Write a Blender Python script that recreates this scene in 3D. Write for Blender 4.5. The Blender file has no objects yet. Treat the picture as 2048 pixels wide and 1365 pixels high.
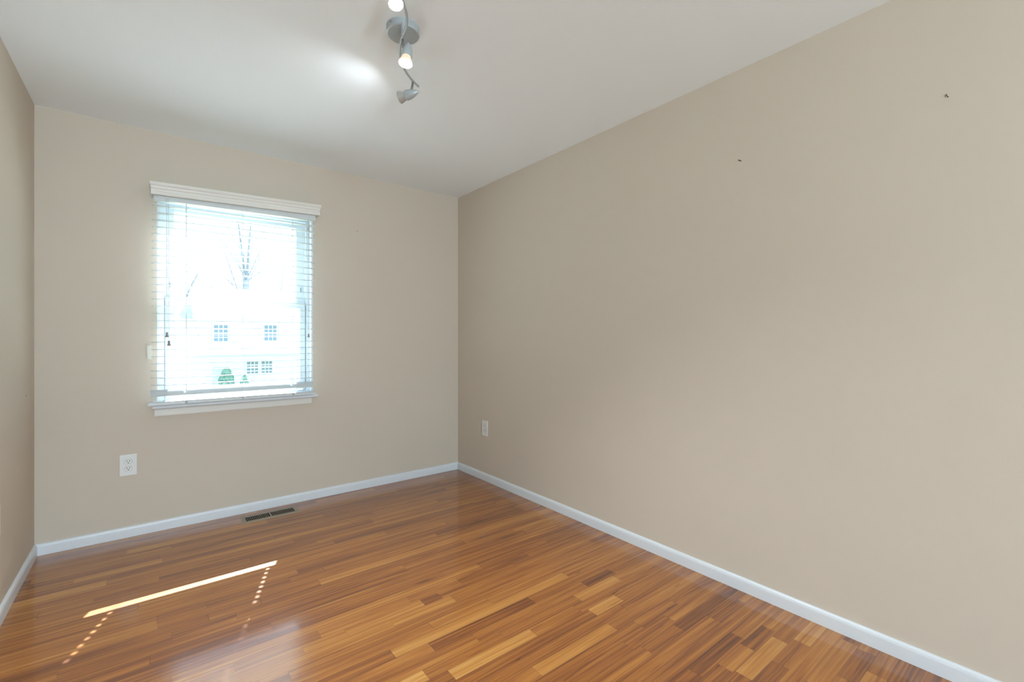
import bpy, bmesh, math, random
from mathutils import Vector, Matrix
random.seed(7)
C = bpy.context.scene.collection
sc = bpy.context.scene

# ------------------------------------------------------------ camera
F_PX, YAW, CAM_Z, HORIZON = 914.5, math.radians(38.25), 1.18, 676.0
cam = bpy.data.cameras.new('camera'); camo = bpy.data.objects.new('camera', cam); C.objects.link(camo)
cam.sensor_width = 36; cam.lens = F_PX / 2048 * 36; cam.clip_start = 0.02; cam.clip_end = 500
cam.shift_y = -(682.5 - HORIZON) / 2048
camo.location = (0, 0, CAM_Z); camo.rotation_euler = (math.radians(90), 0, -YAW)
sc.camera = camo

# ------------------------------------------------------------ colour management
sc.view_settings.view_transform = 'Standard'; sc.view_settings.look = 'None'
sc.view_settings.gamma = 1; sc.view_settings.use_curve_mapping = False
sc.view_settings.exposure = 1.10

# ------------------------------------------------------------ sky
SKY_STRENGTH = 1.95
w = bpy.data.worlds.new('sky'); sc.world = w; w.use_nodes = True
nt = w.node_tree; nt.nodes.clear()
tc = nt.nodes.new('ShaderNodeTexCoord'); sep = nt.nodes.new('ShaderNodeSeparateXYZ')
rp = nt.nodes.new('ShaderNodeValToRGB'); bg = nt.nodes.new('ShaderNodeBackground'); wo = nt.nodes.new('ShaderNodeOutputWorld')
nt.links.new(tc.outputs['Generated'], sep.inputs[0]); nt.links.new(sep.outputs['Z'], rp.inputs['Fac'])
nt.links.new(rp.outputs['Color'], bg.inputs['Color']); nt.links.new(bg.outputs[0], wo.inputs['Surface'])
rp.color_ramp.elements[0].position = 0.0; rp.color_ramp.elements[0].color = (0.50, 0.78, 1.0, 1)
rp.color_ramp.elements[1].position = 0.8; rp.color_ramp.elements[1].color = (0.40, 0.66, 1.0, 1)
bg.inputs['Strength'].default_value = SKY_STRENGTH

# ------------------------------------------------------------ sun
SUN_ENERGY = 24.0

# added fill lamp outside the made-up near window, brightens the far wall
dl = bpy.data.lights.new('added_fill_light', 'AREA'); dlo = bpy.data.objects.new('added_fill_light', dl); C.objects.link(dlo)
dl.shape = 'RECTANGLE'; dl.size = 0.56; dl.size_y = 1.9; dl.energy = 104; dl.color = (0.70, 0.865, 1.0)
dlo.location = (-0.14, -3.56, 1.3); dlo.rotation_euler = (math.radians(96), 0, math.radians(-12))
sl = bpy.data.lights.new('sun', 'SUN'); so = bpy.data.objects.new('sun', sl); C.objects.link(so)
sl.energy = SUN_ENERGY; sl.angle = math.radians(0.53); sl.color = (0.88, 0.95, 1.0)
so.rotation_euler = Vector((-0.355, -1.0, -1.04)).to_track_quat('-Z', 'Y').to_euler()
so.location = (3, 12, 12)

# ------------------------------------------------------------ helpers
def ray(px, py):
    s = (px - 1024) / F_PX; t = (HORIZON - py) / F_PX
    return Vector((math.sin(YAW) + math.cos(YAW) * s, math.cos(YAW) - math.sin(YAW) * s, t))
def at(px, py, ax, v):
    """point of the plane axis=v that a pixel of the photograph looks at"""
    d = ray(px, py); o = Vector((0, 0, CAM_Z)); return o + d * ((v - o[ax]) / d[ax])
def at_depth(px, py, dep):
    return Vector((0, 0, CAM_Z)) + ray(px, py) * dep

def mat(name, col=(0.8, 0.8, 0.8), rough=0.5, metal=0.0, spec=0.5, coat=0.0, noise=None, bump=None, emit=None):
    """principled material with optional colour noise (scale, amount) and bump (scale, distance)"""
    m = bpy.data.materials.new(name); m.use_nodes = True
    n = m.node_tree.nodes; l = m.node_tree.links; b = n['Principled BSDF']
    b.inputs['Base Color'].default_value = (*col, 1); b.inputs['Roughness'].default_value = rough
    b.inputs['Metallic'].default_value = metal; b.inputs['Specular IOR Level'].default_value = spec
    b.inputs['Coat Weight'].default_value = coat
    if emit:
        b.inputs['Emission Color'].default_value = (*emit[0], 1); b.inputs['Emission Strength'].default_value = emit[1]
    t = n.new('ShaderNodeTexCoord')
    if noise:
        nz = n.new('ShaderNodeTexNoise'); nz.inputs['Scale'].default_value = noise[0]; nz.inputs['Detail'].default_value = 4
        l.new(t.outputs['Object'], nz.inputs['Vector'])
        mx = n.new('ShaderNodeMix'); mx.data_type = 'RGBA'
        mx.inputs[6].default_value = (*[c * (1 - noise[1]) for c in col], 1)
        mx.inputs[7].default_value = (*[min(1, c * (1 + noise[1])) for c in col], 1)
        l.new(nz.outputs['Fac'], mx.inputs[0]); l.new(mx.outputs[2], b.inputs['Base Color'])
    if bump:
        nb = n.new('ShaderNodeTexNoise'); nb.inputs['Scale'].default_value = bump[0]; nb.inputs['Detail'].default_value = 3
        l.new(t.outputs['Object'], nb.inputs['Vector'])
        bp = n.new('ShaderNodeBump'); bp.inputs['Distance'].default_value = bump[1]; bp.inputs['Strength'].default_value = 0.5
        l.new(nb.outputs['Fac'], bp.inputs['Height']); l.new(bp.outputs[0], b.inputs['Normal'])
    return m

def obj(name, bm, m, parent=None, smooth=False):
    me = bpy.data.meshes.new(name); bmesh.ops.recalc_face_normals(bm, faces=bm.faces[:]); bm.to_mesh(me); bm.free()
    if smooth:
        for p in me.polygons: p.use_smooth = True
    for mm in (m if isinstance(m, (list, tuple)) else [m]): me.materials.append(mm)
    o = bpy.data.objects.new(name, me); C.objects.link(o)
    if parent: o.parent = parent; o.matrix_parent_inverse = Matrix.Translation(parent.location).inverted()
    return o
def thing(name, label, cat, loc=(0, 0, 0), group=None):
    o = bpy.data.objects.new(name, None); o.empty_display_size = 0.05; C.objects.link(o)
    o.location = loc; tag(o, label, cat, group); return o
def tag(o, label, cat, group=None):
    o['label'] = label; o['category'] = cat
    if group: o['group'] = group
    return o
def struct(o): o['kind'] = 'structure'; return o

def box(bm, x0, x1, y0, y1, z0, z1, bevel=0.0):
    vs = [bm.verts.new((x, y, z)) for x in (x0, x1) for y in (y0, y1) for z in (z0, z1)]
    fs = [bm.faces.new([vs[i] for i in q]) for q in ((0, 1, 3, 2), (4, 6, 7, 5), (0, 4, 5, 1), (2, 3, 7, 6), (0, 2, 6, 4), (1, 5, 7, 3))]
    if bevel:
        es = list({e for f in fs for e in f.edges})
        bmesh.ops.bevel(bm, geom=es, offset=bevel, segments=2, affect='EDGES', profile=0.7)
def B(*a, bevel=0.0):
    bm = bmesh.new(); box(bm, *a, bevel=bevel); return bm
def frame_for(d):
    d = d.normalized(); u = d.orthogonal().normalized(); return u, d.cross(u), d
def lathe(bm, p, d, prof, n=28, flute=0.0, caps=True):
    """revolve (axial, radius) pairs about the axis from p along d"""
    u, v, d = frame_for(Vector(d)); p = Vector(p); rings = []
    for a, r in prof:
        ring = []
        for i in range(n):
            t = 2 * math.pi * i / n; rr = r * (1 + (flute if i % 2 else -flute))
            ring.append(bm.verts.new(p + d * a + u * (math.cos(t) * rr) + v * (math.sin(t) * rr)))
        rings.append(ring)
    for a, b in zip(rings, rings[1:]):
        for i in range(n): bm.faces.new((a[i], a[(i + 1) % n], b[(i + 1) % n], b[i]))
    if caps:
        bm.faces.new(rings[0]); bm.faces.new(rings[-1])
def tube(bm, pts, r, n=8):
    pts = [Vector(p) for p in pts]; rings = []; u = None
    for i, p in enumerate(pts):
        d = (pts[min(i + 1, len(pts) - 1)] - pts[max(i - 1, 0)]).normalized()
        u = d.orthogonal().normalized() if u is None else (u - d * u.dot(d)).normalized()
        v = d.cross(u); rr = r[i] if isinstance(r, (list, tuple)) else r
        rings.append([bm.verts.new(p + (u * math.cos(2 * math.pi * k / n) + v * math.sin(2 * math.pi * k / n)) * rr) for k in range(n)])
    for a, b in zip(rings, rings[1:]):
        for k in range(n): bm.faces.new((a[k], a[(k + 1) % n], b[(k + 1) % n], b[k]))
    bm.faces.new(rings[0]); bm.faces.new(rings[-1])
def smooth_path(pts, n=8):
    pts = [Vector(p) for p in pts]; out = []
    for i in range(len(pts) - 1):
        p0, p1, p2, p3 = pts[max(i - 1, 0)], pts[i], pts[i + 1], pts[min(i + 2, len(pts) - 1)]
        for k in range(n):
            t = k / n
            out.append(0.5 * ((2 * p1) + (p2 - p0) * t + (2 * p0 - 5 * p1 + 4 * p2 - p3) * t * t + (3 * p1 - p0 - 3 * p2 + p3) * t ** 3))
    out.append(pts[-1]); return out
def sweep(bm, path, prof, normals):
    """sweep a closed (out, up) profile along a mitred horizontal path; normals are the outward corner vectors"""
    rings = [[bm.verts.new((p[0] + nn[0] * o, p[1] + nn[1] * o, p[2] + z)) for o, z in prof] for p, nn in zip(path, normals)]
    k = len(prof)
    for a, b in zip(rings, rings[1:]):
        for i in range(k): bm.faces.new((a[i], a[(i + 1) % k], b[(i + 1) % k], b[i]))
    bm.faces.new(rings[0]); bm.faces.new(rings[-1])

# ------------------------------------------------------------ materials
M_wall = mat('beige_wall_paint', (0.64, 0.548, 0.452), 0.75, spec=0.3, noise=(2.0, 0.012), bump=(260, 0.0006))
M_ceil = mat('white_ceiling_paint', (0.925, 0.955, 0.975), 0.85, spec=0.2, bump=(200, 0.0006))
M_trim = mat('white_trim_paint', (0.74, 0.76, 0.79), 0.35, noise=(8, 0.02))
M_vinyl = mat('white_vinyl', (0.56, 0.62, 0.65), 0.4)
M_slat = mat('white_slat_finish', (0.66, 0.68, 0.68), 0.4)
M_val = mat('cream_valance_finish', (0.80, 0.76, 0.70), 0.45)
M_cord = mat('grey_cord', (0.45, 0.46, 0.46), 0.8)
M_tassel = mat('grey_plastic_tassel', (0.30, 0.29, 0.28), 0.5)
M_pale_tassel = mat('pale_plastic_tassel', (0.6, 0.52, 0.5), 0.5)
M_track = mat('dark_balance_track', (0.22, 0.25, 0.28), 0.6)
M_silver = mat('brushed_silver_paint', (0.44, 0.48, 0.50), 0.38, metal=0.25, noise=(60, 0.05))
M_spring = mat('steel_spring', (0.30, 0.31, 0.31), 0.35, metal=0.9)
M_plate = mat('white_outlet_plastic', (0.78, 0.76, 0.73), 0.35)
M_slot = mat('dark_slot', (0.02, 0.015, 0.012), 0.7)
M_ring = mat('grey_gap', (0.35, 0.34, 0.31), 0.7)
M_reg = mat('taupe_register_metal', (0.34, 0.28, 0.21), 0.5, metal=0.1, noise=(40, 0.06))
M_regdark = mat('duct_black', (0.01, 0.008, 0.008), 0.9)
M_nail = mat('dark_nail_steel', (0.06, 0.055, 0.04), 0.5, metal=0.6)
M_paper = mat('cream_bracket_plastic', (0.72, 0.68, 0.60), 0.6)
M_lens_on = mat('lit_lens', (1, 0.95, 0.85), 0.3, emit=((1.0, 0.94, 0.84), 5))
M_reflglass = mat('fluted_reflector', (0.55, 0.56, 0.56), 0.25, metal=0.6)
M_reflglow = mat('glowing_reflector_glass', (0.9, 0.75, 0.6), 0.25, emit=((1.0, 0.62, 0.38), 0.2))
M_siding = mat('pale_siding', (0.84, 0.84, 0.83), 0.8, noise=(1.5, 0.03))
M_shingle = mat('grey_shingles', (0.55, 0.56, 0.58), 0.9, noise=(6, 0.15))
M_fascia = mat('grey_gutter', (0.5, 0.53, 0.55), 0.7)
M_housewin = mat('window_dark', (0.17, 0.22, 0.26), 0.15)
M_muntin = mat('white_muntin', (0.85, 0.86, 0.87), 0.6)
M_shutter = mat('pale_shutter', (0.64, 0.63, 0.64), 0.8)
M_bark = mat('grey_bark', (0.17, 0.18, 0.19), 0.95, noise=(4, 0.25))
M_leaf = mat('evergreen_leaf', (0.15, 0.25, 0.18), 0.9, noise=(5, 0.3))
M_lawn = mat('winter_lawn', (0.34, 0.35, 0.24), 0.95, noise=(0.6, 0.15))

def glass_mat():
    m = bpy.data.materials.new('window_glass'); m.use_nodes = True; n = m.node_tree.nodes; l = m.node_tree.links; n.clear()
    o = n.new('ShaderNodeOutputMaterial'); mx = n.new('ShaderNodeMixShader'); t = n.new('ShaderNodeBsdfTransparent')
    g = n.new('ShaderNodeBsdfGlossy'); ge = n.new('ShaderNodeNewGeometry'); dt = n.new('ShaderNodeVectorMath'); dt.operation = 'DOT_PRODUCT'
    l.new(ge.outputs['Normal'], dt.inputs[0]); l.new(ge.outputs['Incoming'], dt.inputs[1])
    ab = n.new('ShaderNodeMath'); ab.operation = 'ABSOLUTE'; l.new(dt.outputs['Value'], ab.inputs[0])
    iv = n.new('ShaderNodeMath'); iv.operation = 'SUBTRACT'; iv.inputs[0].default_value = 1; l.new(ab.outputs[0], iv.inputs[1])
    pw = n.new('ShaderNodeMath'); pw.operation = 'POWER'; l.new(iv.outputs[0], pw.inputs[0]); pw.inputs[1].default_value = 5
    fr = n.new('ShaderNodeMath'); fr.operation = 'MULTIPLY_ADD'; l.new(pw.outputs[0], fr.inputs[0]); fr.inputs[1].default_value = 0.96; fr.inputs[2].default_value = 0.035
    t.inputs['Color'].default_value = (0.93, 0.96, 0.96, 1); g.inputs['Roughness'].default_value = 0.02
    l.new(fr.outputs[0], mx.inputs[0]); l.new(t.outputs[0], mx.inputs[1]); l.new(g.outputs[0], mx.inputs[2]); l.new(mx.outputs[0], o.inputs['Surface'])
    return m
M_glass = glass_mat()

def floor_mat():
    m = bpy.data.materials.new('oak_strip_floor'); m.use_nodes = True; n = m.node_tree.nodes; l = m.node_tree.links; b = n['Principled BSDF']
    def math_(op, a, bb=None, clamp=False):
        q = n.new('ShaderNodeMath'); q.operation = op; q.use_clamp = clamp
        for i, v in enumerate((a, bb)):
            if v is None: continue
            if isinstance(v, (int, float)): q.inputs[i].default_value = v
            else: l.new(v, q.inputs[i])
        return q.outputs[0]
    at_ = n.new('ShaderNodeAttribute'); at_.attribute_name = 'plank'
    sp = n.new('ShaderNodeSeparateColor'); l.new(at_.outputs['Color'], sp.inputs[0])
    tone, r1, r2 = sp.outputs[0], sp.outputs[1], sp.outputs[2]
    tcn = n.new('ShaderNodeTexCoord'); sx = n.new('ShaderNodeSeparateXYZ'); l.new(tcn.outputs['Object'], sx.inputs[0])
    def coords(fx, fy):
        c = n.new('ShaderNodeCombineXYZ')
        l.new(math_('ADD', math_('MULTIPLY', sx.outputs[0], fx), math_('MULTIPLY', r1, 57.0)), c.inputs[0])
        l.new(math_('ADD', math_('MULTIPLY', sx.outputs[1], fy), math_('MULTIPLY', r2, 31.0)), c.inputs[1])
        l.new(math_('MULTIPLY', r2, 17.0), c.inputs[2]); return c.outputs[0]
    def noise(fx, fy, det, dist=0.0):
        q = n.new('ShaderNodeTexNoise'); q.inputs['Scale'].default_value = 1; q.inputs['Detail'].default_value = det
        q.inputs['Distortion'].default_value = dist; l.new(coords(fx, fy), q.inputs['Vector']); return q.outputs['Fac']
    broad = noise(1.1, 34, 5, 1.3)      # streaks of darker heartwood
    fine = noise(7, 240, 5, 0.4)             # open grain
    fig = n.new('ShaderNodeTexWave'); fig.inputs['Scale'].default_value = 0.9; fig.inputs['Distortion'].default_value = 5.5
    fig.inputs['Detail'].default_value = 2; fig.inputs['Detail Scale'].default_value = 0.6; fig.bands_direction = 'Y'
    l.new(coords(1.1, 26), fig.inputs['Vector'])
    val = math_('ADD', tone, math_('MULTIPLY', math_('SUBTRACT', broad, 0.5), 1.05))
    val = math_('ADD', val, math_('MULTIPLY', math_('SUBTRACT', fine, 0.5), 0.30))
    val = math_('ADD', val, math_('MULTIPLY', math_('SUBTRACT', fig.outputs['Fac'], 0.5), 0.07), True)
    # mineral streaks: sparse thin dark flecks
    fleck = noise(3.0, 60, 2, 1.0)
    mr = n.new('ShaderNodeMapRange'); mr.inputs[1].default_value = 0.69; mr.inputs[2].default_value = 0.76
    mr.inputs[3].default_value = 0.0; mr.inputs[4].default_value = 0.30; l.new(fleck, mr.inputs[0])
    val = math_('SUBTRACT', val, mr.outputs[0], True)
    ramp = n.new('ShaderNodeValToRGB'); l.new(val, ramp.inputs[0]); e = ramp.color_ramp
    stops = [(0.0, (0.085, 0.022, 0.005)), (0.25, (0.21, 0.061, 0.012)), (0.5, (0.37, 0.128, 0.022)), (0.72, (0.48, 0.198, 0.038)), (1.0, (0.62, 0.32, 0.09))]
    e.elements[0].position = stops[0][0]; e.elements[0].color = (*stops[0][1], 1)
    e.elements[1].position = 1.0; e.elements[1].color = (*stops[-1][1], 1)
    for p, c in stops[1:-1]:
        q = e.elements.new(p); q.color = (*c, 1)
    # seams between boards from the board's own UV (metres from its edges)
    uv = n.new('ShaderNodeUVMap'); uv.uv_map = 'edge'; su = n.new('ShaderNodeSeparateXYZ'); l.new(uv.outputs[0], su.inputs[0])
    at2 = n.new('ShaderNodeAttribute'); at2.attribute_name = 'size'; s2 = n.new('ShaderNodeSeparateColor'); l.new(at2.outputs['Color'], s2.inputs[0])
    ex = math_('MINIMUM', su.outputs[0], math_('SUBTRACT', s2.outputs[0], su.outputs[0]))
    ey = math_('MINIMUM', su.outputs[1], math_('SUBTRACT', s2.outputs[1], su.outputs[1]))
    seam_w = math_('ADD', 0.0002, math_('MULTIPLY', math_('POWER', r2, 3.0), 0.0012))
    seam = math_('LESS_THAN', math_('MINIMUM', ex, ey), seam_w)
    mx = n.new('ShaderNodeMix'); mx.data_type = 'RGBA'; l.new(math_('MULTIPLY', seam, 0.8), mx.inputs[0]); l.new(ramp.outputs[0], mx.inputs[6])
    mx.inputs[7].default_value = (0.05, 0.017, 0.008, 1)
    l.new(mx.outputs[2], b.inputs['Base Color'])
    b.inputs['Roughness'].default_value = 0.42; b.inputs['Coat Weight'].default_value = 1.0
    b.inputs['Coat Roughness'].default_value = 0.11; b.inputs['Coat IOR'].default_value = 1.6; b.inputs['Specular IOR Level'].default_value = 0.22
    hb = n.new('ShaderNodeTexNoise'); hb.inputs['Scale'].default_value = 1.0; hb.inputs['Detail'].default_value = 2; l.new(coords(3, 22), hb.inputs['Vector'])
    h = math_('SUBTRACT', math_('ADD', hb.outputs['Fac'], math_('MULTIPLY', fine, 0.12)), math_('MULTIPLY', seam, 0.8))
    bp = n.new('ShaderNodeBump'); bp.inputs['Distance'].default_value = 0.0006; bp.inputs['Strength'].default_value = 0.35
    l.new(h, bp.inputs['Height']); l.new(bp.outputs[0], b.inputs['Normal']); l.new(bp.outputs[0], b.inputs['Coat Normal'])
    return m

# ------------------------------------------------------------ room shell
XL, XR, YF, YN, H = -0.497, 2.167, 3.535, -3.35, 2.44
WX0, WX1, WZ0, WZ1 = 0.026, 0.929, 0.775, 2.062      # window opening
T = 0.16
def wall_with_hole(name, x0, x1, y0, y1, hx0, hx1, hz0, hz1):
    bm = bmesh.new()
    xs = [x0, hx0, hx1, x1]; zs = [0, hz0, hz1, H]
    v = {}
    for k, y in enumerate((y0, y1)):
        for i, x in enumerate(xs):
            for j, z in enumerate(zs): v[k, i, j] = bm.verts.new((x, y, z))
    for k in (0, 1):
        for i in range(3):
            for j in range(3):
                if (i, j) != (1, 1): bm.faces.new([v[k, i, j], v[k, i + 1, j], v[k, i + 1, j + 1], v[k, i, j + 1]])
    def side(a, b): bm.faces.new([v[0, *a], v[0, *b], v[1, *b], v[1, *a]])
    for a, b in (((1, 1), (2, 1)), ((2, 1), (2, 2)), ((2, 2), (1, 2)), ((1, 2), (1, 1))): side(a, b)
    for i in range(3): side((i, 0), (i + 1, 0)); side((i, 3), (i + 1, 3))
    for j in range(3): side((0, j), (0, j + 1)); side((3, j), (3, j + 1))
    return struct(obj(name, bm, M_wall))
wall_with_hole('wall_far', XL - T, XR + T, YF, YF + T, WX0, WX1, WZ0 - 0.02, WZ1)
NX0, NX1, NZ0, NZ1 = -0.44, 0.14, 0.3, 2.3
wall_with_hole('wall_near', XL - T, XR + T, YN - T, YN, NX0, NX1, NZ0, NZ1)
struct(obj('wall_left', B(XL - T, XL, YN, YF, 0, H), M_wall))
struct(obj('wall_right', B(XR, XR + T, YN, YF, 0, H), M_wall))
struct(obj('ceiling', B(XL - T, XR + T, YN - T, YF + T, H, H + 0.12), M_ceil))

# floor: strip boards, every board a face with its own tone
PITCH, PH = 0.0575, 1.069
def floor_mesh():
    # boards that stand out in the photograph: left end pixel, right end pixel, tone
    known = [((897, 1344), (1066, 1265), .80), ((1066, 1337), (1226, 1255), .72), ((1185, 1226), (1238, 1197), .82),
             ((1266, 1287), (1384, 1211), .88), ((785, 1248), (912, 1203), .70), ((648, 1140), (712, 1115), .72),
             ((1507, 1364), (1566, 1284), .84), ((1614, 1364), (1700, 1286), .66), ((800, 1364), (850, 1348), .86),
             ((692, 1265), (846, 1208), .30), ((846, 1207), (880, 1192), .26), ((914, 1160), (1061, 1114), .33),
             ((1168, 1169), (1240, 1152), .20), ((862, 1293), (1062, 1201), .22), ((672, 1088), (846, 1037), .30),
             ((1430, 1240), (1474, 1200), .22), ((1496, 1296), (1550, 1264), .24), ((1292, 1300), (1362, 1259), .33),
             ((578, 1158), (648, 1140), .34), ((187, 1204), (500, 1118), .36), ((313, 1236), (413, 1210), .32),
             ((417, 1238), (520, 1200), .34), ((930, 1342), (1075, 1275), .30), ((1130, 1364), (1262, 1296), .36),
             ((848, 1238), (998, 1218), .62), ((1240, 1160), (1330, 1117), .56), ((1358, 1260), (1420, 1218), .60),
             ((120, 1330), (345, 1300), .30), ((604, 1296), (692, 1265), .68), ((1380, 1340), (1470, 1270), .34),
             ((1560, 1330), (1610, 1290), .40), ((1700, 1364), (1760, 1318), .30)]
    rows = {}
    for a, b_, t in known:
        A, B_ = at(*a, 2, 0), at(*b_, 2, 0); y = (A.y + B_.y) / 2
        rows.setdefault(math.floor((y - PH) / PITCH), []).append((min(A.x, B_.x), max(A.x, B_.x), 0.45 + (t - 0.45) * 0.82))
    bm = bmesh.new(); ca = bm.loops.layers.float_color.new('plank'); cs = bm.loops.layers.float_color.new('size'); uv = bm.loops.layers.uv.new('edge')
    r0 = math.floor((YN - PH) / PITCH) ; r1 = math.floor((YF - PH) / PITCH)
    rnd = random.Random(21)
    for r in range(r0, r1 + 1):
        y0, y1 = max(PH + r * PITCH, YN), min(PH + (r + 1) * PITCH, YF)
        if y1 - y0 < 1e-4: continue
        fixed = sorted(rows.get(r, [])); x = XL - rnd.uniform(0, 0.5); segs = []
        clean = []
        for f in fixed:
            if clean and f[0] < clean[-1][1] + 0.08: continue
            clean.append(f)
        fixed = clean + [(XR, XR + 9, 0)]
        for fx0, fx1, t in fixed:
            while x < fx0 - 1e-5:
                L = min(max(rnd.lognormvariate(-0.25, 0.5), 0.22), 2.2)
                if fx0 - (x + L) < 0.16: L = fx0 - x
                tone = min(max(rnd.gauss(0.43, 0.065), 0.26), 0.7)
                if rnd.random() < 0.06: tone = rnd.uniform(.24, .34)
                if rnd.random() < 0.04: tone = rnd.uniform(.62, .76)
                if y1 - y0 < 0.03: tone = .32
                segs.append((x, x + L, tone)); x += L
            if fx1 < XR + 5: segs.append((fx0, fx1, t)); x = fx1
        for a, b_, t in segs:
            x0, x1 = max(a, XL), min(b_, XR)
            if x1 - x0 < 1e-4: continue
            f = bm.faces.new([bm.verts.new(p) for p in ((x0, y0, 0), (x1, y0, 0), (x1, y1, 0), (x0, y1, 0))])
            q1, q2 = rnd.random(), rnd.random()
            for lp in f.loops:
                lp[ca] = (t, q1, q2, 1); lp[cs] = (x1 - x0, y1 - y0, 0, 1); lp[uv].uv = (lp.vert.co.x - x0, lp.vert.co.y - y0)
    # slab underneath
    n0 = len(bm.faces); box(bm, XL - T, XR + T, YN - T, YF + T, -0.15, -0.002)
    for f in bm.faces[:] if False else list(bm.faces)[n0:]:
        for lp in f.loops: lp[ca] = (0.4, .5, .5, 1); lp[cs] = (1, 1, 0, 1); lp[uv].uv = (.5, .5)
    me = bpy.data.meshes.new('floor'); bm.to_mesh(me); bm.free(); me.materials.append(floor_mat())
    o = bpy.data.objects.new('floor', me); C.objects.link(o); return struct(o)
floor_mesh()

# baseboards with an eased top edge
BP = [(0, 0), (0.013, 0), (0.013, 0.040), (0.0125, 0.048), (0.010, 0.056), (0.006, 0.061), (0, 0.062)]
def baseboard(name, path, normals):
    bm = bmesh.new(); sweep(bm, path, BP, normals); struct(obj(name, bm, M_trim))
g = 0.0004
baseboard('baseboard_far', [(XL, YF, g), (XR, YF, g)], [(1, -1), (-1, -1)])
baseboard('baseboard_right', [(XR, YF, g), (XR, YN, g)], [(-1, -1), (-1, 1)])
baseboard('baseboard_left', [(XL, YN, g), (XL, YF, g)], [(1, 1), (1, -1)])
baseboard('baseboard_near', [(XR, YN, g), (XL, YN, g)], [(-1, 1), (1, 1)])

# ------------------------------------------------------------ the window
win = bpy.data.objects.new('window_1', None); C.objects.link(win); win.location = ((WX0 + WX1) / 2, YF, WZ0); struct(win)
def rect_frame(bm, x0, x1, z0, z1, y0, y1, l, r, b_, t, bev=0.002):
    box(bm, x0, x0 + l, y0, y1, z0, z1, bev); box(bm, x1 - r, x1, y0, y1, z0, z1, bev)
    box(bm, x0 + l, x1 - r, y0, y1, z0, z0 + b_, bev); box(bm, x0 + l, x1 - r, y0, y1, z1 - t, z1, bev)
bm = bmesh.new(); rect_frame(bm, WX0, WX1, WZ0 - 0.02, WZ1, YF + 0.0005, YF + 0.055, 0.012, 0.012, 0.012, 0.012, 0.001)
obj('window_lining', bm, M_trim, win)
bm = bmesh.new(); rect_frame(bm, WX0, WX1, WZ0 - 0.02, WZ1, YF + 0.045, YF + 0.14, 0.036, 0.036, 0.045, 0.034)
box(bm, WX0 + 0.036, WX0 + 0.046, YF + 0.082, YF + 0.088, WZ0, WZ1 - 0.03); box(bm, WX1 - 0.046, WX1 - 0.036, YF + 0.082, YF + 0.088, WZ0, WZ1 - 0.03)
obj('window_frame', bm, M_vinyl, win)
SX0, SX1 = 0.066, 0.889
bm = bmesh.new(); rect_frame(bm, SX0, SX1, 0.806, 1.437, YF + 0.052, YF + 0.080, 0.050, 0.036, 0.058, 0.042)
ls = obj('lower_sash', bm, M_vinyl, win)
obj('window_pane', B(SX0 + 0.045, SX1 - 0.031, YF + 0.064, YF + 0.067, 0.86, 1.40), M_glass, ls)
bm = bmesh.new(); rect_frame(bm, SX0, SX1, 1.395, 2.029, YF + 0.090, YF + 0.118, 0.047, 0.053, 0.046, 0.043)
us = obj('upper_sash', bm, M_vinyl, win)
obj('window_pane', B(SX0 + 0.04, SX1 - 0.045, YF + 0.103, YF + 0.106, 1.435, 1.99), M_glass, us)
for px, py in ((416, 594), (538, 600)):
    p = at(px, py, 1, YF + 0.066); bm = bmesh.new()
    box(bm, p.x - 0.024, p.x + 0.024, YF + 0.054, YF + 0.078, 1.437, 1.445, 0.002); lathe(bm, (p.x, YF + 0.066, 1.445), (0, 0, 1), [(0, .011), (.008, .010), (.011, .006)], 16)
    box(bm, p.x - 0.004, p.x + 0.026, YF + 0.050, YF + 0.058, 1.446, 1.452, 0.001)
    obj('sash_lock', bm, M_vinyl, win)
for x in (0.0685, 0.8865):
    obj('balance_track', B(x - 0.0022, x + 0.0022, YF + 0.086, YF + 0.0895, 1.452, 1.995), M_track, win)
for x, z in ((0.092, 1.50), (0.866, 1.52)):
    obj('vent_latch', B(x - 0.003, x + 0.003, YF + 0.084, YF + 0.091, z, z + 0.03, bevel=0.001), M_track, us)
bm = bmesh.new(); prof = [(0, 0), (0.074, 0), (0.080, 0.004), (0.082, 0.011), (0.080, 0.018), (0.074, 0.022), (0, 0.022)]
sweep(bm, [(0.004, YF + 0.0, 0.752), (0.943, YF + 0.0, 0.752)], prof, [(0, -1), (0, -1)])
box(bm, WX0 + 0.001, WX1 - 0.001, YF, YF + 0.05, 0.757, 0.774)
obj('window_stool', bm, M_trim, win)
bm = bmesh.new(); prof = [(0, 0), (0.011, 0), (0.014, 0.006), (0.014, 0.040), (0.010, 0.048), (0.010, 0.0515), (0, 0.0515)]
sweep(bm, [(0.014, YF, 0.700), (0.917, YF, 0.700)], prof, [(0, -1), (0, -1)])
obj('window_apron', bm, M_val, win)

# near window behind the camera: unseen, added to let the fill light in
added_win = bpy.data.objects.new('added_window', None); C.objects.link(added_win); added_win.location = ((NX0 + NX1) / 2, YN, NZ0); struct(added_win)
bm = bmesh.new(); rect_frame(bm, NX0, NX1, NZ0, NZ1, YN - 0.10, YN - 0.04, 0.03, 0.03, 0.03, 0.03); box(bm, NX0 + .05, NX1 - .05, YN - 0.11, YN - 0.05, 1.28, 1.32)
obj('window_frame', bm, M_vinyl, added_win)
obj('window_pane', B(NX0 + .04, NX1 - .04, YN - 0.082, YN - 0.078, NZ0 + .04, NZ1 - .04), M_glass, added_win)

# ------------------------------------------------------------ the blind
bl = thing('window_blind', 'white wooden slat blind with moulded valance hanging over the window', 'blind', ((0.47), YF, 2.05))
TILT = 0.029
def zt(x): return TILT * (x + 0.009) / 0.964
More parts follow.
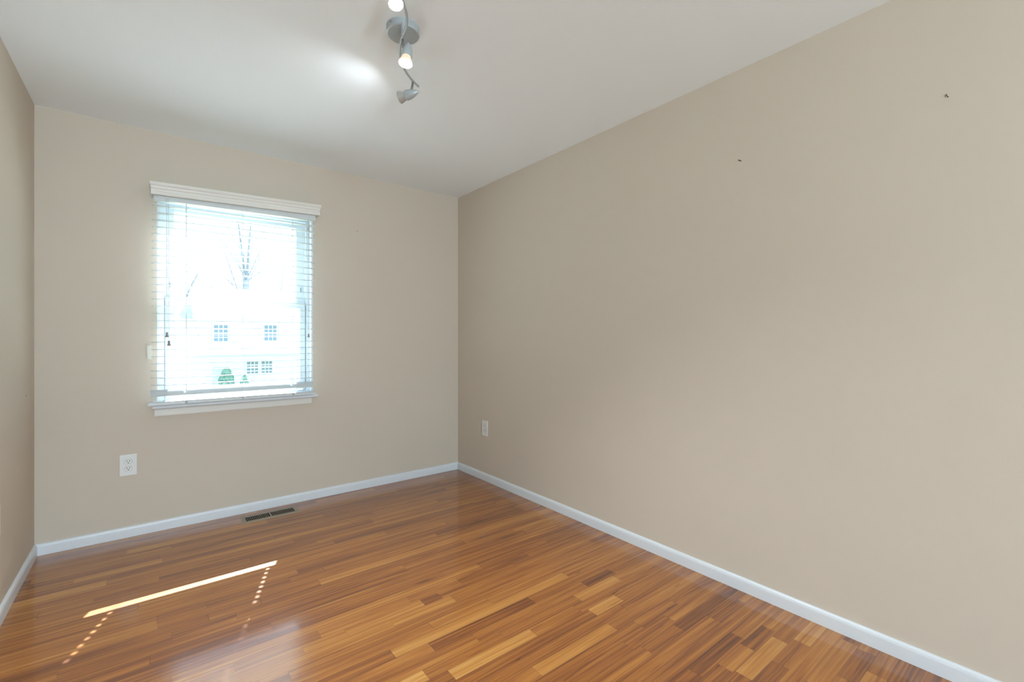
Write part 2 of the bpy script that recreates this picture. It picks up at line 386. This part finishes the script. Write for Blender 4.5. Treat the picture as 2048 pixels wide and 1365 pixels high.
# valance: a moulded board with returns at both ends, hung a little crooked
bm = bmesh.new()
vp = [(0, 0), (0.010, 0), (0.014, 0.005), (0.014, 0.018), (0.011, 0.022), (0.011, 0.034), (0.016, 0.040), (0.017, 0.050), (0.023, 0.058), (0.026, 0.066), (0.026, 0.073), (0, 0.073)]
VY = 3.442
sweep(bm, [(-0.000, YF - 0.001, 2.028), (0.002, VY, 2.028), (0.941, VY, 2.028), (0.941, YF - 0.001, 2.028)], vp, [(-0.42, 0), (-0.42, -1), (0.6, -1), (0.6, 0)])
for v in bm.verts: v.co.z += zt(v.co.x)
val = obj('valance', bm, M_val, bl)
bm = bmesh.new(); box(bm, 0.010, 0.925, 3.452, 3.505, 2.004, 2.046, 0.002)
for v in bm.verts: v.co.z += zt(v.co.x) * 0.6
obj('headrail', bm, M_slat, bl)
SLY = 3.465; CORDX = (0.168, 0.471, 0.774)
def slat_bm(x0, x1, hw=0.025, th=0.0028, holes=True):
    """one slat with a slight crown and a slot for each lift cord"""
    bm = bmesh.new(); xs = [x0]
    for cx in CORDX: xs += [cx - 0.006, cx + 0.006]
    xs.append(x1); ys = [-hw, -hw * 0.5, -0.007, 0.007, hw * 0.5, hw]
    vt = {}; vb = {}
    for i, x in enumerate(xs):
        for j, y in enumerate(ys):
            c = 0.0012 * (1 - (y / hw) ** 2)
            vt[i, j] = bm.verts.new((x, y, c + th / 2)); vb[i, j] = bm.verts.new((x, y, c - th / 2))
    solid = lambda i, j: 0 <= i < len(xs) - 1 and 0 <= j < len(ys) - 1 and not (holes and i in (1, 5) and j == 2)
    for i in range(len(xs) - 1):
        for j in range(len(ys) - 1):
            if not solid(i, j): continue
            bm.faces.new([vt[i, j], vt[i + 1, j], vt[i + 1, j + 1], vt[i, j + 1]]); bm.faces.new([vb[i, j], vb[i, j + 1], vb[i + 1, j + 1], vb[i + 1, j]])
            for (a, b_), (di, dj) in ((((i, j), (i, j + 1)), (-1, 0)), (((i + 1, j), (i + 1, j + 1)), (1, 0)), (((i, j), (i + 1, j)), (0, -1)), (((i, j + 1), (i + 1, j + 1)), (0, 1))):
                if not solid(i + di, j + dj): bm.faces.new([vt[a], vt[b_], vb[b_], vb[a]])
    return bm
base = obj('slat', slat_bm(0, 0.922), M_slat, bl)
NS = 26; ZB = 0.894; DZ = 0.0431
for k in range(NS):
    o = base if k == 0 else base.copy()
    if k: C.objects.link(o)
    z = ZB + k * DZ; tl = TILT * 0.35 * (k / NS)
    o.parent = bl; o.matrix_parent_inverse = Matrix.Translation(bl.location).inverted()
    o.location = (0.002 + random.uniform(-.0015, .0015) - 0.004 * (1 - k / NS), SLY + random.uniform(-.001, .001), z)
    o.rotation_euler = (math.radians(random.uniform(-1.5, 1.5)), -tl / 0.92, 0)
# the slat that hangs tipped forward below the level ones
o = base.copy(); C.objects.link(o); o.parent = bl; o.matrix_parent_inverse = Matrix.Translation(bl.location).inverted()
o.location = (-0.006, SLY + 0.004, 0.846); o.rotation_euler = (math.radians(46.5), 0, 0)
# slats stacked on the bottom rail
for z, dx, dy in ((0.7965, -0.012, -0.003),):
    o = base.copy(); C.objects.link(o); o.parent = bl; o.matrix_parent_inverse = Matrix.Translation(bl.location).inverted()
    o.location = (dx, SLY + dy, z); o.rotation_euler = (math.radians(2), 0, 0)
obj('bottom_rail', B(-0.017, 0.903, 3.437, 3.489, 0.7755, 0.7935, bevel=0.003), M_slat, bl)
for cx in CORDX:
    bm = bmesh.new()
    for y in (SLY - 0.027, SLY + 0.027):
        tube(bm, [(cx, y, 0.79), (cx, y, 2.01)], 0.0006, 5)
    obj('ladder_cord', bm, M_slat, bl)
    bm = bmesh.new(); tube(bm, [(cx, SLY, 0.79), (cx, SLY, 2.01)], 0.0007, 5); obj('lift_cord', bm, M_cord, bl)
    bm = bmesh.new(); lathe(bm, (cx, 3.4365, 0.786), (0, -1, 0), [(0, .007), (.002, .0065), (.003, .004)], 14); obj('rail_button', bm, M_cord, bl)
def tassel(x, y, z, m, s=1.0):
    bm = bmesh.new(); lathe(bm, (x, y, z), (0, 0, -1), [(0, .0045 * s), (.003 * s, .0065 * s), (.008 * s, .0062 * s), (.015 * s, .0050 * s), (.019 * s, .0072 * s), (.026 * s, .0090 * s), (.030 * s, .0078 * s)], 16)
    return bm
for px, py in ((334, 665), (338, 682)):
    p = at(px, py, 1, 3.434); bm = bmesh.new(); tube(bm, [(p.x - 0.004, 3.447, 2.02), (p.x - 0.002, 3.434, 1.96), (p.x, 3.434, p.z)], 0.0009, 5)
    c = obj('pull_cord', bm, M_cord, bl); obj('tassel', tassel(p.x, 3.434, p.z, 0), M_tassel, c, smooth=True)
p = at(617.3, 668, 1, 3.434); bm = bmesh.new(); tube(bm, [(p.x, 3.447, 2.02), (p.x, 3.434, 1.98), (p.x, 3.434, p.z)], 0.0009, 5)
c = obj('tilt_cord', bm, M_cord, bl); obj('tassel', tassel(p.x, 3.434, p.z, 0, 0.85), M_tassel, c, smooth=True)
p = at(616.5, 453, 1, 3.434); bm = bmesh.new(); tube(bm, [(p.x, 3.447, 2.02), (p.x, 3.434, 1.99), (p.x, 3.434, p.z)], 0.0009, 5)
c = obj('tilt_cord', bm, M_cord, bl); obj('tassel', tassel(p.x, 3.434, p.z, 0, 0.95), M_pale_tassel, c, smooth=True)
# hold-down bracket on the wall beside the blind
bm = bmesh.new(); a = at(294, 692, 1, YF - 0.004); b_ = at(304, 719, 1, YF - 0.004)
vs = [(a.x - 0.002, a.z - .002), (b_.x - 0.001, a.z + 0.004), (b_.x, b_.z - 0.004), (a.x + 0.003, b_.z + 0.004)]
lo = [bm.verts.new((x, YF, z)) for x, z in vs]; hi = [bm.verts.new((x, YF - 0.004, z)) for x, z in vs]
bm.faces.new(lo); bm.faces.new(hi)
for i in range(4): bm.faces.new((lo[i], lo[(i + 1) % 4], hi[(i + 1) % 4], hi[i]))
tag(obj('wall_bracket', bm, M_paper), 'small pale strip bracket on the wall just left of the blind', 'bracket')

# ------------------------------------------------------------ ceiling spotlight bar
tl = thing('ceiling_spotlight', 'silver wavy bar ceiling light with three adjustable bullet spotlights', 'ceiling light', (0.803, 1.734, H))
bm = bmesh.new(); lathe(bm, (0.803, 1.734, H), (0, 0, -1), [(0, .066), (.024, .066), (.028, .0645), (.030, .061)], 120)
can = obj('canopy', bm, M_silver, tl); 
for a in (200, 20):
    q = Vector((math.cos(math.radians(a)), math.sin(math.radians(a)), 0)); bm = bmesh.new(); lathe(bm, Vector((0.803, 1.734, H - 0.012)) + q * 0.065, q, [(0, .003), (.003, .003), (.004, .0015)], 12); obj('canopy_screw', bm, M_spring, can)
ZR = 2.365
def rail_pt(px, py): return at(px, py, 2, ZR)
rp_ = smooth_path([rail_pt(*q) for q in ((798, -14), (806, 4), (813, 30), (813, 52), (805, 74), (800, 94), (801, 116), (810, 140), (824, 160), (837, 173))], 6)
bm = bmesh.new(); tube(bm, rp_, 0.0052, 12); obj('rail', bm, M_silver, tl, smooth=True)
rc = rail_pt(806, 71); bm = bmesh.new(); lathe(bm, (rc.x, rc.y, H - 0.028), (0, 0, -1), [(0, .008), (.050, .008)], 20); obj('stem', bm, M_silver, tl)
def spot_head(j, tail, face, lit, energy):
    """joint from the rail point j, bullet shell from its tail to the bulb's face"""
    tail, face = Vector(tail), Vector(face); d = (face - tail).normalized(); L = (face - tail).length
    s = L / 0.086
    bm = bmesh.new(); prof = [(0, .0006), (.006, .0052), (.014, .0098), (.024, .0142), (.036, .0176), (.048, .0192), (.058, .0196), (.060, .0186), (.0602, .017)]
    lathe(bm, tail, d, [(a * s, r * s) for a, r in prof], 32); sh = obj('lamp_shell', bm, M_silver, tl, smooth=True)
    top = tail + d * 0.034 * s; side = (Vector(j) - top); side = (side - d * side.dot(d)).normalized(); m0 = top + side * 0.015 * s
    bm = bmesh.new(); tube(bm, [j, m0], 0.0042, 10); v = (m0 - Vector(j)); k = 5
    for i in range(k): lathe(bm, Vector(j) + v * (0.12 + 0.7 * i / (k - 1)) , v, [(-.0018, .0044), (0, .0060), (.0018, .0044)], 14)
    obj('swivel_joint', bm, M_spring, tl, smooth=True)
    bm = bmesh.new(); lathe(bm, tail, d, [(.060 * s, .0150 * s), (.066 * s, .0165 * s), (.075 * s, .0198 * s), (.083 * s, .0225 * s), (.086 * s, .0232 * s)], 56, flute=0.018, caps=False)
    obj('bulb_reflector', bm, M_reflglow if lit else M_reflglass, tl)
    bm = bmesh.new(); lathe(bm, tail, d, [(.0835 * s, .0218 * s), (.0865 * s, .0205 * s), (.0880 * s, .012 * s)], 36); obj('bulb_lens', bm, M_lens_on, tl, smooth=True)
    ld = bpy.data.lights.new('spot_beam', 'SPOT'); ld.energy = energy; ld.spot_size = math.radians(118 if lit else 136); ld.spot_blend = 0.85 if lit else 1.0; ld.shadow_soft_size = 0.012; ld.color = (0.83, 0.93, 1.0)
    lo_ = bpy.data.objects.new('spot_beam', ld); C.objects.link(lo_); lo_.location = tail + d * (0.090 * s + 0.013); lo_.rotation_euler = d.to_track_quat('-Z', 'Y').to_euler()
    lo_.parent = tl; lo_.matrix_parent_inverse = Matrix.Translation(tl.location).inverted()
SPOT = 34
spot_head(rail_pt(805, 77), at_depth(817, 85, 1.785), at_depth(811, 127, 1.765), True, SPOT)
spot_head(rail_pt(826, 163), at_depth(838, 183, 2.085), at_depth(800, 195, 2.115), False, SPOT * 0.055)
spot_head(rail_pt(802, -8), at_depth(786, -34, 1.575), at_depth(792, 9, 1.555), True, SPOT)

# ------------------------------------------------------------ outlets
def outlet(name, label, origin, nx, ny, w_=0.079, h_=0.124):
    """origin = plate centre on the wall; (nx, ny) = wall normal into the room"""
    t = thing(name, label, 'outlet', origin, 'duplex wall outlets'); ux, uy = -ny, nx
    if abs(nx) < .5: ux, uy = 1, 0
    def tr(bm):
        for v in bm.verts:
            x, y, z = v.co; v.co = Vector((origin[0] + ux * x + nx * y, origin[1] + uy * x + ny * y, origin[2] + z))
        return bm
    obj('cover_plate', tr(B(-w_ / 2, w_ / 2, 0, 0.006, -h_ / 2, h_ / 2, bevel=0.0025)), M_plate, t)
    for s in (1, -1):
        cz = s * 0.0205; bm = bmesh.new(); pts = []
        for i in range(36):
            a = 2 * math.pi * i / 36; x = 0.0172 * math.cos(a); z = max(-0.0138, min(0.0138, 0.0172 * math.sin(a))); pts.append((x, z))
        gap = bmesh.new(); v0 = [gap.verts.new((x * 1.07, 0.0055, cz + z * 1.07)) for x, z in pts]; v1 = [gap.verts.new((x * 1.07, 0.0064, cz + z * 1.07)) for x, z in pts]
        gap.faces.new(v0); gap.faces.new(v1)
        for i in range(36): gap.faces.new((v0[i], v0[(i + 1) % 36], v1[(i + 1) % 36], v1[i]))
        v0 = [bm.verts.new((x, 0.005, cz + z)) for x, z in pts]; v1 = [bm.verts.new((x, 0.0078, cz + z)) for x, z in pts]
        bm.faces.new(v0); bm.faces.new(v1)
        for i in range(36): bm.faces.new((v0[i], v0[(i + 1) % 36], v1[(i + 1) % 36], v1[i]))
        r = obj('receptacle', tr(bm), M_plate, t); obj('receptacle_gap', tr(gap), M_ring, r)
        sl_ = bmesh.new()
        box(sl_, -0.0078, -0.0052, 0.0076, 0.0082, cz + 0.0, cz + 0.0088); box(sl_, 0.0052, 0.0078, 0.0076, 0.0082, cz + 0.0006, cz + 0.0082)
        lathe(sl_, (0, 0.0076, cz - 0.0065), (0, 1, 0), [(0, .0029), (.0006, .0029)], 14)
        obj('socket_slots', tr(sl_), M_slot, r)
    bm = bmesh.new(); lathe(bm, (0, 0.0058, 0), (0, 1, 0), [(0, .0034), (.0012, .0032), (.0018, .002)], 14); obj('plate_screw', tr(bm), M_plate, t)
outlet('wall_outlet', 'white duplex outlet on the far wall below the window, left side', (-0.108, YF, 0.4265), 0, -1)
outlet('wall_outlet', 'white duplex outlet on the right wall near the far corner', (XR, 3.107, 0.432), -1, 0)
outlet('wall_outlet', 'white outlet plate on the left wall, cut by the photo edge', (XL, 2.760, 0.424), 1, 0)

# ------------------------------------------------------------ floor register
rg = thing('floor_register', 'taupe metal floor vent with two rows of slots by the far baseboard', 'floor vent', (0.625, 3.388, 0))
x0, x1, y0, y1 = 0.456, 0.792, 3.318, 3.456; ix0, ix1, iy0, iy1 = 0.479, 0.764, 3.347, 3.431
bm = bmesh.new()
def ring(z, m): return [bm.verts.new(p) for p in ((x0 + m, y0 + m, z), (x1 - m, y0 + m, z), (x1 - m, y1 - m, z), (x0 + m, y1 - m, z))]
a, b1 = ring(0.0002, 0), ring(0.0045, 0.008); c1 = [bm.verts.new(p) for p in ((ix0, iy0, .0045), (ix1, iy0, .0045), (ix1, iy1, .0045), (ix0, iy1, .0045))]; d1 = [bm.verts.new((v.co.x, v.co.y, 0.0006)) for v in c1]
for r, s in ((a, b1), (b1, c1), (c1, d1)):
    for i in range(4): bm.faces.new((r[i], r[(i + 1) % 4], s[(i + 1) % 4], s[i]))
box(bm, 0.6165, 0.6265, iy0, iy1, 0.0006, 0.0045)
fr = obj('register_frame', bm, M_reg, rg)
obj('duct_opening', B(ix0, ix1, iy0, iy1, 0.0003, 0.0008), M_regdark, rg)
def louver(x):
    bm = bmesh.new(); box(bm, -0.0011, 0.0011, iy0, iy1, 0.0009, 0.0040); o = obj('louver', bm, M_reg, rg); o.location = (x, 0, 0); return o
l0 = None
for s0, s1 in ((ix0, 0.6165), (0.6265, ix1)):
    nl = 14
    for i in range(1, nl):
        x = s0 + (s1 - s0) * i / nl
        if l0 is None: l0 = louver(x)
        else:
            q = l0.copy(); C.objects.link(q); q.parent = rg; q.matrix_parent_inverse = Matrix.Translation(rg.location).inverted(); q.location = (x, 0, 0)
obj('damper_lever', B(0.528, 0.530, 3.425, 3.433, 0.0045, 0.008), M_plate, rg)

# ------------------------------------------------------------ nails and marks on the walls
def nail(a, b_, label, n, r=0.0016, L=0.011):
    a, b_ = Vector(a), Vector(b_); bm = bmesh.new(); n = Vector(n)
    tube(bm, [a, a + n * 0.004, b_ + n * L], [r * .9, r, r], 8); lathe(bm, b_ + n * L, (b_ + n * (L) - a), [(0, r * 1.8), (.001, r * 1.8)], 12)
    tag(obj('picture_nail', bm, M_nail, smooth=False), label, 'nail', 'nails left in the walls')
def P_r(px, py): return at(px, py, 0, XR)
nail(P_r(1896.5, 194.5), P_r(1892.5, 190.0), 'dark nail high on the right wall, nearest the camera', (-1, 0, 0), 0.0011, 0.002)
nail(P_r(1482.5, 322.3), P_r(1478, 320.6), 'dark nail high on the right wall, farther from the camera', (-1, 0, 0), 0.0015, 0.002)
p = at(52, 791.5, 0, XL); bm = bmesh.new(); lathe(bm, p, (1, 0, 0), [(0, .0032), (.001, .0030), (.0016, .001)], 12)
tag(obj('nail_head', bm, M_nail), 'tiny dark nail head on the left wall beside the far corner', 'nail', 'nails left in the walls')
p = at(715, 462, 1, YF); bm = bmesh.new(); lathe(bm, p, (0, -1, 0), [(0, .003), (.001, .0028), (.0015, .001)], 12)
tag(obj('nail_head', bm, M_nail), 'tiny dark nail head on the far wall right of the blind', 'nail', 'nails left in the walls')

# ------------------------------------------------------------ outdoors
GZ = -3.1
struct(obj('ground', B(-60, 90, YF + 1.2, 110, GZ - 0.3, GZ), M_lawn))
struct(obj('ground', B(-60, 90, -60, YN - 1.2, GZ - 0.3, GZ), M_lawn))
HY = 33.0
hs = thing('house', 'pale two storey house across the street, seen through the blind', 'house', (8, HY, GZ))
obj('wall', B(2.25, 20, HY, HY + 8, GZ, 2.3), M_siding, hs)
obj('wing_wall', B(0.4, 2.25, HY + 1.6, HY + 8, GZ, 2.36), M_siding, hs)
def gable(x0, x1, y0, y1, z0, z1, th=0.15):
    bm = bmesh.new(); ym = (y0 + y1) / 2; vs = []
    for x in (x0, x1): vs.append([bm.verts.new(p) for p in ((x, y0, z0), (x, ym, z1), (x, y1, z0), (x, y1, z0 - th), (x, y0, z0 - th))])
    for i in range(5): bm.faces.new((vs[0][i], vs[0][(i + 1) % 5], vs[1][(i + 1) % 5], vs[1][i]))
    bm.faces.new(vs[0]); bm.faces.new(vs[1]); return bm
obj('roof', gable(2.0, 20.3, HY - 0.4, HY + 8.4, 2.42, 4.6), M_shingle, hs)
obj('wing_roof', gable(0.2, 2.0, HY + 1.3, HY + 8, 2.35, 3.6), M_shingle, hs)
obj('gutter', B(2.0, 20.3, HY - 0.52, HY - 0.38, 2.18, 2.36), M_fascia, hs)
obj('porch_roof', B(1.6, 20.3, HY - 1.5, HY, -0.10, 0.06), M_fascia, hs)
def hwin(x0, x1, z0, z1, shut=True):
    f = obj('window', B(x0 - .09, x1 + .09, HY - 0.06, HY, z0 - .09, z1 + .09), M_muntin, hs); obj('pane', B(x0, x1, HY - 0.08, HY - 0.05, z0, z1), M_housewin, f)
    bm = bmesh.new(); zm = (z0 + z1) / 2
    for i in (1, 2): x = x0 + (x1 - x0) * i / 3; box(bm, x - .02, x + .02, HY - .10, HY - .07, z0, z1)
    for z, h in ((z0 + (zm - z0) / 2, .02), (zm, .04), (zm + (z1 - zm) / 2, .02)): box(bm, x0, x1, HY - .096, HY - .072, z - h, z + h)
    obj('muntins', bm, M_muntin, f)
    if shut:
        for a, b_ in ((x0 - .55, x0 - .12), (x1 + .12, x1 + .55)): obj('shutter', B(a, b_, HY - .07, HY, z0 - .05, z1 + .05), M_shutter, hs)
hwin(2.97, 3.68, 0.95, 1.95); hwin(5.70, 6.40, 1.00, 1.98); hwin(9.2, 9.9, 1.0, 1.98); hwin(12.4, 13.1, 1.0, 1.98)
hwin(4.72, 5.34, -1.10, -0.34, False); hwin(5.54, 6.14, -1.10, -0.34, False); hwin(9.2, 10.0, -1.10, -0.34, False)
obj('front_door', B(2.9, 3.7, HY - .05, HY, GZ + .2, -0.6), M_shutter, hs)
def shrub(x, y, r, h, label):
    bm = bmesh.new(); bmesh.ops.create_icosphere(bm, subdivisions=4, radius=1)
    rn = random.Random(int(x * 100))
    for v in bm.verts:
        k = 1 + rn.uniform(-.22, .16); v.co = Vector((x + v.co.x * r * k, y + v.co.y * r * k, GZ + h / 2 + v.co.z * h / 2 * k))
    tag(obj('shrub', bm, M_leaf), label, 'shrub', 'shrubs before the house')
shrub(3.38, HY - 2.2, 0.42, 2.45, 'round green shrub in front of the house, left of the other')
shrub(4.25, HY - 2.4, 0.26, 2.05, 'narrow green shrub in front of the house, right of the other')

def tree(name, label, y, mains, seed, twigs=60, depth=3):
    """bare tree: main limbs as (points, start radius, end radius), twigs grown from them"""
    rn = random.Random(seed); bm = bmesh.new()
    def twig(p, d, L, r, lev):
        pts = [p]; q = p.copy(); dd = d.copy()
        for i in range(4):
            dd = (dd + Vector((rn.uniform(-.25, .25), rn.uniform(-.25, .25), rn.uniform(-.05, .25)))).normalized(); q = q + dd * L / 4; pts.append(q.copy())
        tube(bm, pts, [r * (1 - .17 * i) for i in range(5)], 5)
        if lev:
            for _ in range(3):
                i = rn.randint(1, 3); nd = (dd + Vector((rn.uniform(-.9, .9), rn.uniform(-.9, .9), rn.uniform(-.1, .6)))).normalized(); twig(pts[i], nd, L * .6, r * .5, lev - 1)
    for pts, ra, rb in mains:
        P = smooth_path([Vector(p) for p in pts], 4); n_ = len(P); rad = [ra + (rb - ra) * i / (n_ - 1) for i in range(n_)]
        tube(bm, P, rad, 8)
        for _ in range(twigs // len(mains)):
            i = rn.randint(n_ // 3, n_ - 1); d = (P[i] - P[max(i - 1, 0)]).normalized() if i else Vector((0, 0, 1))
            nd = (d * .6 + Vector((rn.uniform(-.7, .7), rn.uniform(-.7, .7), rn.uniform(.1, .7)))).normalized()
            twig(P[i], nd, rn.uniform(1.2, 3.2), rad[i] * .20, depth - 1)
    return tag(obj(name, bm, M_bark), label, 'tree', 'bare trees behind the house')
TY = 46.0
def W(px, py, dy=0.0): return at(px, py, 1, TY + dy)
f1, f2 = W(492, 560), W(492, 600)
base_p = Vector((f2.x, TY, GZ))
tree('bare_tree', 'tall bare forked tree rising behind the house roof', TY, [
    ([base_p, f2, f1], 0.29, 0.23),
    ([f1, W(486, 525), W(484, 500, .5), W(479, 465, .8), W(474, 420, 1)], .14, .025),
    ([f1, W(496, 530), W(497, 505), W(500, 465, -.5), W(506, 415, -1)], .14, .025),
    ([f1, W(503, 540), W(512, 520, .6), W(520, 500, 1)], .05, .015),
    ([f1, W(482, 540), W(465, 512, -1), W(452, 492, -1.4), W(430, 465, -2)], .06, .015),
    ([f2, W(478, 585, 1.5), W(468, 560, 2), W(455, 520, 2.4), W(444, 500, 3)], .08, .015)], 5, 54)
TX = at(380, 560, 1, 50).x
tree('bare_tree', 'smaller bare tree at the left side of the window view', 50, [
    ([(TX - .6, 50, GZ), (TX - .5, 50, 3), (TX - .2, 50, 5), (TX + .6, 50, 7)], .14, .03), ([(TX - .4, 50, 3.6), (TX + .8, 50.5, 5.2), (TX + 1.8, 51, 6)], .07, .02)], 9, 40)
TX = at(561, 580, 1, 52).x
tree('bare_tree', 'thin bare tree at the right side of the window view', 52, [
    ([(TX, 52, GZ), (TX, 52, 4), (TX + .1, 52, 6.5), (TX + .4, 52, 9)], .07, .02)], 12, 10, 2)
